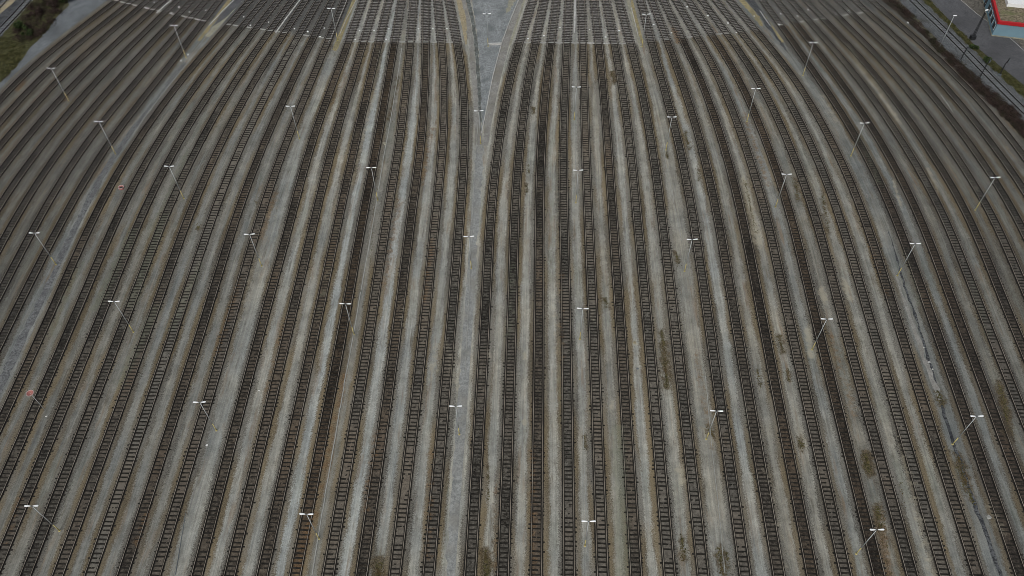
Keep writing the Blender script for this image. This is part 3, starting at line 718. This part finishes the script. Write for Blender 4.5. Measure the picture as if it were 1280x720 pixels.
def make_lamp():
    r = empty('lamp_post', (0, 0, 0), 'x', 'lamp post', 'twin headed lamp posts of the yard')
    mb = MB(); mb.tube((0, 0, 2.2), (0, 0, LAMPH), .07, .05, 10); mb.build('pole', MAT['lamp_pole'], r, True)
    mb = MB(); mb.tube((0, 0, -.1), (0, 0, 2.2), .088, .074, 10); mb.tube((0, 0, -.12), (0, 0, .04), .20, .17, 10); mb.build('pole_foot', MAT['yellow_paint'], r, True)
    mb = MB(); mb.box((0, 0, -.10), (.55, .55, .16)); mb.build('footing', MAT['trough'], r)
    mb = MB(); mb.tube((-.30, 0, LAMPH + .05), (.30, 0, LAMPH + .05), .045, .045, 8); mb.tube((0, 0, LAMPH - .15), (0, 0, LAMPH + .12), .07, .05, 8); mb.build('crossarm', MAT['arm'], r, True)
    for s in (-1, 1):
        h = luminaire(s).build('luminaire', MAT['head'], r, True)
        mb = MB(); mb.box((s * .66, 0, LAMPH + .045), (.46, .15, .02)); mb.build('lens', MAT['lens'], h)
    return r
def copy_tree(o, parent=None):
    c = o.copy(); COL.objects.link(c); c.parent = parent
    for ch in list(o.children): copy_tree(ch, c)
    return c
lamp0 = make_lamp(); lamps = []
for n, (hx, hy) in enumerate(heads):
    g = G(hx, hy, LAMPH + .1)
    o = lamp0 if n == 0 else copy_tree(lamp0)
    o.location = (g.x, g.y, -.14)
    a, b = gap_of(g.x, g.y); ref = a if a is not None else b
    sl = float(np.interp(g.y, YS, slope(ref)))
    o.rotation_euler = (0, 0, -math.atan(sl) * .35 + random.gauss(0, .03))
    lamps.append((o, a, b))
def label_rows(items, head):
    groups = {}
    for o, a, b in items: groups.setdefault((a, b), []).append(o)
    for (a, b), lst in groups.items():
        lst.sort(key=lambda o: (o.location - Vector((0, 0, H))).length)
        for k, o in enumerate(lst): o['label'] = head + ' ' + place_words(a, b) + rank_words(len(lst), k)
label_rows(lamps, 'twin headed lamp post')

# ------------------------------------------------------------------ trackside boxes
boxes = [(449.4,37.5),(467.5,37.5),(486,35.6),(523,35.6),(541,35),(558.5,35),(444,48.7),(482.5,48.7),(660,48),(679.8,44.4),(700,33.5),(737,36),(757,46),(774,38),
         (817,30.4),(839.4,40.6),(859,8.2),(884.7,19.4),(910,28.5),(920.6,40),(943,19.4),(976,16.5),(973.7,30.4),(997,19.6),(1010.4,11.3),(1045.6,17.3),(1061,13),(1135,28),
         (304.4,20.3),(313,31),(335.6,27),(368,35),(384.7,39),(405.4,34.6),(400,45.6),(192.5,2),(223.5,8.5),(236.6,14.4),(257,12),(214,15.6),(235,67.5),(226,75)]
b0 = empty('trackside_box', (0, 0, 0), 'x', 'junction box', 'small white boxes beside the tracks')
mb = MB(); mb.box((0, 0, .16), (.42, .34, .32)); mb.build('housing', MAT['trough'], b0)
mb = MB(); mb.box((0, 0, .35), (.50, .42, .05), 0, .9); mb.build('lid', MAT['white'], b0)
bl = []
for n, (x, y) in enumerate(boxes):
    g = G(x, y, .2); o = b0 if n == 0 else copy_tree(b0); o.location = (g.x, g.y, -.15); o.rotation_euler = (0, 0, random.uniform(-.3, .3))
    s = random.uniform(.65, .95); o.scale = (s, s, s)
    a, b = gap_of(g.x, g.y); bl.append((o, a, b))
label_rows(bl, 'small white box')

# ------------------------------------------------------------------ post with red disc, and the ring on the path
d = G(37.5, 491.5, 5.0); root = empty('loudspeaker_post', (d.x, d.y, -.14), 'thin grey post with a round faded red cone on top, lower left', 'post')
mb = MB(); mb.tube((0, 0, -.1), (0, 0, 5.0), .05, .035, 8); mb.build('pole', MAT['lamp_pole'], root, True)
mb = MB(); n = 20; vs = []
for r_, z in ((.08, 4.95), (.45, 5.10), (.55, 5.17)):
    for k in range(n): t = 2 * math.pi * k / n; vs.append((r_ * math.cos(t), r_ * math.sin(t), z))
mb.add(vs, [(r_ * n + k, r_ * n + (k + 1) % n, (r_ + 1) * n + (k + 1) % n, (r_ + 1) * n + k) for r_ in range(2) for k in range(n)] + [tuple(range(n - 1, -1, -1))]); mb.build('cone', MAT['faded_red'], root)
def torus(mb, R, r, z, n=28, m=8):
    vs = [((R + r * math.cos(b)) * math.cos(a), (R + r * math.cos(b)) * math.sin(a), z + r * math.sin(b)) for a in np.linspace(0, 2*math.pi, n, False) for b in np.linspace(0, 2*math.pi, m, False)]
    mb.add(vs, [(i * m + j, ((i+1) % n) * m + j, ((i+1) % n) * m + (j+1) % m, i * m + (j+1) % m) for i in range(n) for j in range(m)])
mb = MB(); torus(mb, .55, .05, 5.18); mb.build('rim', MAT['pale_rim'], root, True)
g = G(151.8, 235); root = empty('round_tub', (g.x, g.y, -.15), 'round reddish tub with pale rim on the path, upper left', 'tub')
mb = MB(); n = 24; vs = []
for r_, z in ((.50, 0), (.55, .42), (.47, .42), (.42, .06)):
    for k in range(n): t = 2 * math.pi * k / n; vs.append((r_ * math.cos(t), r_ * math.sin(t), z))
mb.add(vs, [(q * n + k, q * n + (k + 1) % n, (q + 1) * n + (k + 1) % n, (q + 1) * n + k) for q in range(3) for k in range(n)] + [tuple(3 * n + k for k in range(n))])
mb.build('shell', MAT['faded_red'], root, True)
mb = MB(); torus(mb, .52, .06, .43); mb.build('rim', MAT['pale_rim'], root, True)
mb = MB(); mb.tube((0, 0, .05), (0, 0, .2), .40, .40, 16); mb.build('contents', MAT['black'], root)

def rag(x, y, s, label, mat='cloth', name='rag', cat='rag'):
    g = G(x, y); bm = bmesh.new(); bmesh.ops.create_icosphere(bm, subdivisions=2, radius=s)
    for v in bm.verts: v.co.x *= random.uniform(.7, 1.2); v.co.y *= random.uniform(.7, 1.2); v.co.z = abs(v.co.z) * .35 * random.uniform(.5, 1.3)
    me = bpy.data.meshes.new(name); bm.to_mesh(me); bm.free(); o = link(name, me, MAT[mat]); o.location = (g.x, g.y, -.15); o.rotation_euler = (0, 0, random.uniform(0, 3))
    tag(o, label, cat, 'litter on the paths'); return o
rag(220.5, 546.5, .24, 'larger white rag on the path at lower left, left of the pair')
rag(258, 556, .22, 'white rag on the wide path at lower left, right of the pair')
rag(473, 271, .16, 'small white scrap between tracks below the lamp post, upper centre left')
rag(323.5, 487.5, .13, 'tiny white scrap beside a track at lower left of centre')
rag(57, 520, .12, 'tiny white scrap below the red cone post')
rag(793.5, 427.5, .30, 'pale yellow stone on the path right of centre', 'tan', 'stone', 'stone')
rag(801.5, 437.5, .22, 'small red lump on the path right of centre', 'faded_red', 'lump', 'debris')
rag(795, 447, .3, 'grey rubble lump below the red lump', 'trough', 'rubble', 'rubble')
rag(797, 460, .22, 'dark rubble lump on the path right of centre', 'arm', 'rubble', 'rubble')
rag(480.5, 179, .55, 'pale round heap of sand beside a track, upper centre left', 'beige', 'sand_heap', 'heap')
rag(1237.5, 646, .45, 'pale stone heap near the lower right drain', 'trough', 'stone_heap', 'heap')
rag(1162, 452, .22, 'pale stones beside the dark drain at right', 'concrete', 'stone', 'stone')
rag(1166, 461, .16, 'smaller pale stone just below others at the drain', 'concrete', 'stone', 'stone')
rag(1155, 434, .18, 'single pale stone above others at the drain', 'concrete', 'stone', 'stone')

# ------------------------------------------------------------------ weeds
def weeds(pts):
    V, Fc = [], []
    def tri(c, r, up):
        a = random.uniform(0, 6.283); l = random.uniform(.6, 1.3) * r; w = l * .4
        d = Vector((math.cos(a), math.sin(a), 0)); n = Vector((-d.y, d.x, 0)); b = len(V)
        V.extend([c - n * w, c + n * w, c + d * l + n * w * .4 + Vector((0, 0, up)), c + d * l - n * w * .4 + Vector((0, 0, up))]); Fc.append((b, b + 1, b + 2, b + 3))
    for x0, y0, x1, y1, w, den in pts:
        a, b = G(x0, y0), G(x1, y1); L = (b - a).length; n = int((L + w) * w * 40 * den)
        t = (b - a).normalized() if L > .01 else Vector((0, 1, 0)); q = Vector((t.y, -t.x, 0))
        for _ in range(n):
            s = random.random(); ww = w * (.55 + .45 * math.sin(7 * s + x0))
            c = a.lerp(b, s) + q * random.gauss(0, ww * .5) + t * random.gauss(0, .25); c.z = -.14
            tri(c, random.uniform(.10, .24), random.uniform(.0, .13))
    return stuff(link('weeds', mesh('weeds', V, Fc), MAT['weed']))
weeds(WEEDS)

# ------------------------------------------------------------------ scrub, thicket, grass
def inside(p, poly):
    c = False; j = len(poly) - 1
    for i in range(len(poly)):
        if (poly[i].y > p[1]) != (poly[j].y > p[1]) and p[0] < (poly[j].x - poly[i].x) * (p[1] - poly[i].y) / (poly[j].y - poly[i].y) + poly[i].x: c = not c
        j = i
    return c
def scatter_scrub(name, poly_px, nclump, size, mat, hgt, kind='stuff', per=70, leaf=.22):
    poly = [G(x, y) for x, y in poly_px]
    x0, x1 = min(p.x for p in poly), max(p.x for p in poly); y0, y1 = min(p.y for p in poly), max(p.y for p in poly)
    V, Fc = [], []
    k = 0
    while k < nclump:
        c = (random.uniform(x0, x1), random.uniform(y0, y1))
        if not inside(c, poly): continue
        k += 1; r = size * random.uniform(.5, 1.4); h = hgt * random.uniform(.4, 1.3)
        for _ in range(per):
            a = random.uniform(0, 6.283); e = random.random(); rr = r * math.sqrt(e)
            b = Vector((c[0] + rr * math.cos(a), c[1] + rr * math.sin(a), -.15 + h * random.uniform(.1, 1) * math.sqrt(max(0, 1 - e * .9))))
            d = Vector((random.gauss(0, 1), random.gauss(0, 1), random.gauss(.25, .5))).normalized(); n = d.orthogonal().normalized()
            n = (n + Vector((random.gauss(0, .6), random.gauss(0, .6), 0))).normalized(); l = leaf * random.uniform(.6, 2.0); w = leaf * random.uniform(.25, .6); q = len(V)
            V.extend([b - n * w * .5, b + n * w * .5, b + d * l + n * w * .3, b + d * l - n * w * .3]); Fc.append((q, q + 1, q + 2, q + 3))
    o = link(name, mesh(name, V, Fc), mat); o['kind'] = kind; return o
def shrub(x, y, r, h, label, mat='leaf', n=900):
    g = G(x, y); root = empty('shrub', (g.x, g.y, -.15), label, 'shrub', 'shrubs in the top left thicket')
    mb = MB()
    for k in range(6):
        a = random.uniform(0, 6.283); mb.tube((0, 0, -.1), (r * .5 * math.cos(a), r * .5 * math.sin(a), h * random.uniform(.5, .9)), .05, .02, 6)
    mb.build('stems', MAT['bramble'], root)
    cl = [(random.gauss(0, r * .45), random.gauss(0, r * .45), h * random.uniform(.35, .9), r * random.uniform(.3, .55)) for _ in range(9)]
    V, Fc = [], []
    for _ in range(n):
        cx, cy, cz, cr = random.choice(cl); d = Vector((random.gauss(0, 1), random.gauss(0, 1), random.gauss(0, .8))).normalized() * cr * random.uniform(.5, 1.05)
        b = Vector((cx, cy, cz)) + d; u = Vector((random.gauss(0, 1), random.gauss(0, 1), random.gauss(0, 1))).normalized(); v = u.orthogonal().normalized(); s = random.uniform(.09, .2); q = len(V)
        V.extend([b - u * s - v * s * .6, b + u * s - v * s * .6, b + u * s + v * s * .6, b - u * s + v * s * .6]); Fc.append((q, q + 1, q + 2, q + 3))
    link('foliage', mesh('foliage', V, Fc), MAT[mat], root); return root
scatter_scrub('bramble_thicket', [(40,8),(18,35),(20,52),(42,52),(60,38),(72,18),(84,0),(95,-30),(62,-30)], 150, 1.0, MAT['bramble'], 1.5, per=80)
scatter_scrub('rough_grass_blades', [(-20,62),(2,45),(30,55),(24,78),(0,100),(-30,125)], 170, .9, MAT['blades'], .35, per=60, leaf=.16)
shrub(26, 36, 1.5, 2.1, 'dark green bush in the top left thicket')
shrub(38, 44, 1.1, 1.5, 'smaller dark bush by the gravel edge at top left')
shrub(82, 3, 1.5, 2.2, 'black green bush at the top edge beside the blue gravel', 'leaf')
shrub(50, 18, 1.2, 1.7, 'brown bare bush in the middle of the top left thicket', 'bramble')
shrub(64, 8, 1.3, 1.8, 'brown bare bush near the top edge of the thicket', 'bramble')
scatter_scrub('bramble_scrub', [(1095,-20),(1112,0),(1130,16),(1158,45),(1186,80),(1215,108),(1245,136),(1290,178),(1290,160),(1258,130),(1228,106),(1200,80),(1170,55),(1140,22),(1122,2),(1110,-20)], 330, .95, MAT['bramble'], 1.0, per=70)
scatter_scrub('verge_grass', [(1135,-20),(1156,0),(1184,27),(1210,54),(1238,82),(1290,130),(1296,122),(1250,85),(1222,62),(1212,50),(1190,30),(1168,8),(1150,-20)], 230, .6, MAT['blades'], .4, per=50, leaf=.16)
shrub(1233, 77, .8, 1.1, 'dark bush on the grass verge beside the road, by the signal')['group'] = 'bushes on the road verge'
shrub(1216, 60, .7, .9, 'low dark bush at the foot of the black mast')['group'] = 'bushes on the road verge'

# ------------------------------------------------------------------ building at the top right
BH = 3.8
c0 = G(1248, 27, BH); cl_ = G(1241.5, 0, BH); cr_ = G(1280, 30.5, BH)
ux = (cr_ - c0).normalized(); uy = Vector((-ux.y, ux.x, 0))
rz = math.atan2(ux.y, ux.x)
bw, bd = 26.0, 16.0
root = empty('flat_roofed_building', (c0.x, c0.y, -.15), 'low pale blue building with red roof edge and gravel roof', 'building', None, rz)
mb = MB(); mb.box((bw / 2, bd / 2, (BH - .45) / 2), (bw - .3, bd - .3, BH - .45)); mb.build('wall', MAT['blue_wall'], root)
mb = MB(); mb.box((bw / 2, bd / 2, .12), (bw - .2, bd - .2, .36)); mb.build('plinth', MAT['beige'], root)
mb = MB(); pw, ph, pz = .55, .75, BH - .15
mb.box((bw / 2, pw / 2, pz), (bw, pw, ph)); mb.box((bw / 2, bd - pw / 2, pz), (bw, pw, ph))
mb.box((pw / 2, bd / 2, pz), (pw, bd - 2 * pw, ph)); mb.box((bw - pw / 2, bd / 2, pz), (pw, bd - 2 * pw, ph)); mb.build('parapet', MAT['red'], root)
mb = MB(); mb.box((bw / 2, bd / 2, BH - .2), (bw - 2 * pw, bd - 2 * pw, .2)); mb.build('roof', MAT['roof_gravel'], root)
mb = MB(); mb.box((7.5, 9.6, BH + .35), (9, 4, .9)); sk = mb.build('roof_unit', MAT['white'], root)
for k in range(4):
    w = MB(); w.box((.14, 1.6 + k * 2.6, 1.9), (.10, 1.7, 1.6)); fr = w.build('window', MAT['white'], root)
    w = MB(); w.box((.075, 1.6 + k * 2.6, 1.9), (.05, 1.5, 1.4)); w.build('pane', MAT['glass'], fr)
w = MB(); w.box((.13, 13.2, 1.2), (.10, 1.4, 2.4)); dr = w.build('door', MAT['glass'], root)
w = MB(); w.box((.06, 12.7, 1.1), (.06, .08, .3)); w.build('handle', MAT['lamp_pole'], dr)

# ------------------------------------------------------------------ masts and signals beside the line
def top_base(hx, hy, bx, by):
    b = G(bx, by, -.15)
    best = min((abs(P((b.x, b.y, h))[1] - hy), h) for h in np.arange(1, 16, .1)); return b, best[1]
b, h = top_base(1189.5, 19, 1174.5, 59)
root = empty('road_lamp', (b.x, b.y, -.15), 'single headed slim lamp post in the scrub beside the line', 'lamp post')
mb = MB(); mb.tube((0, 0, 0), (0, 0, h), .07, .045, 10); mb.build('pole', MAT['lamp_pole'], root, True)
mb = MB(); mb.box((.2, 0, h + .03), (.9, .24, .12), 0, .8); mb.build('luminaire', MAT['head'], root)
mb = MB(); mb.box((0, 0, .02), (.5, .5, .16)); mb.build('footing', MAT['trough'], root)
b, h = top_base(1233, 12, 1215, 49)
root = empty('lattice_mast', (b.x, b.y, -.15), 'thick black lattice mast with a white lamp head between road and line', 'mast')
mb = MB()
for sx, sy in ((-1, -1), (1, -1), (1, 1), (-1, 1)):
    mb.tube((sx * .24, sy * .24, 0), (sx * .10, sy * .10, h - .6), .045, .04, 6)
nz = 14
for k in range(nz):
    z0, z1 = (h - .6) * k / nz, (h - .6) * (k + 1) / nz; r0, r1 = .24 - .14 * k / nz, .24 - .14 * (k + 1) / nz
    q = ((-1, -1), (1, -1), (1, 1), (-1, 1))
    for j in range(4):
        a_, b_ = q[j], q[(j + 1) % 4]
        if k % 2: a_, b_ = b_, a_
        mb.tube((a_[0] * r0, a_[1] * r0, z0), (b_[0] * r1, b_[1] * r1, z1), .025, .025, 5, False)
mb.build('lattice', MAT['black'], root)
mb = MB(); mb.box((0, 0, .45), (1.1, .9, .9)); mb.box((0, 0, .93), (1.2, 1.0, .06)); mb.build('base_cabinet', MAT['black'], root)
mb = MB(); mb.tube((0, 0, h - .6), (0, 0, h), .05, .04, 8); mb.build('spigot', MAT['lamp_pole'], root)
mb = MB(); mb.box((.1, 0, h + .02), (.85, .3, .14), .3, .8); mb.build('luminaire', MAT['head'], root)
def signal(hx, hy, bx, by, label, rz, arm):
    b, h = top_base(hx, hy, bx, by)
    r = empty('railway_signal', (b.x, b.y, -.15), label, 'signal', 'black railway signals along the lone line', rz)
    mb = MB(); mb.tube((0, 0, 0), (0, 0, h), .09, .07, 8); mb.build('mast', MAT['black'], r)
    hd = MB(); hd.box((arm, -.1, h - .1), (.55, .18, 1.1)); o = hd.build('signal_head', MAT['black'], r)
    hz = MB()
    for z in (.25, -.05, -.35): hz.tube((arm, -.19, h + z - .05), (arm, -.40, h + z - .05), .10, .11, 10, False)
    hz.build('hood', MAT['arm'], o)
    if arm: q = MB(); q.tube((0, 0, h - .4), (arm, 0, h - .3), .05, .05, 6); q.build('bracket', MAT['black'], r)
    q = MB(); q.tube((-.12, .15, .2), (-.12, .15, h - .5), .02, .02, 5); q.tube((.12, .15, .2), (.12, .15, h - .5), .02, .02, 5)
    for k in range(int(h / .35)): q.tube((-.12, .15, .3 + k * .3), (.12, .15, .3 + k * .3), .015, .015, 4)
    q.build('ladder', MAT['black'], r)
    q = MB(); q.box((0, 0, .12), (.7, .7, .3)); q.build('base', MAT['arm'], r)
    return r
signal(1206, 60, 1200.5, 76, 'short black signal in the scrub left of the lone line', .8, 0)
signal(1235.6, 75, 1225, 97, 'taller black signal leaning across the lone line in view', .8, 0)
signal(1262.5, 75, 1249.4, 94, 'black signal with a side bracket on the road side of the line', .8, .55)
mb = MB(); mb.box((0, 0, .1), (1.6, .22, .3)); mb.box((.8, .55, .1), (.22, 1.1, .3)); o = mb.build('footing_kerb', MAT['concrete']); g = G(1199, 82); o.location = (g.x, g.y, -.17); o.rotation_euler = (0, 0, -.3)
tag(o, 'pale angled concrete kerb in the scrub below the short signal', 'kerb')
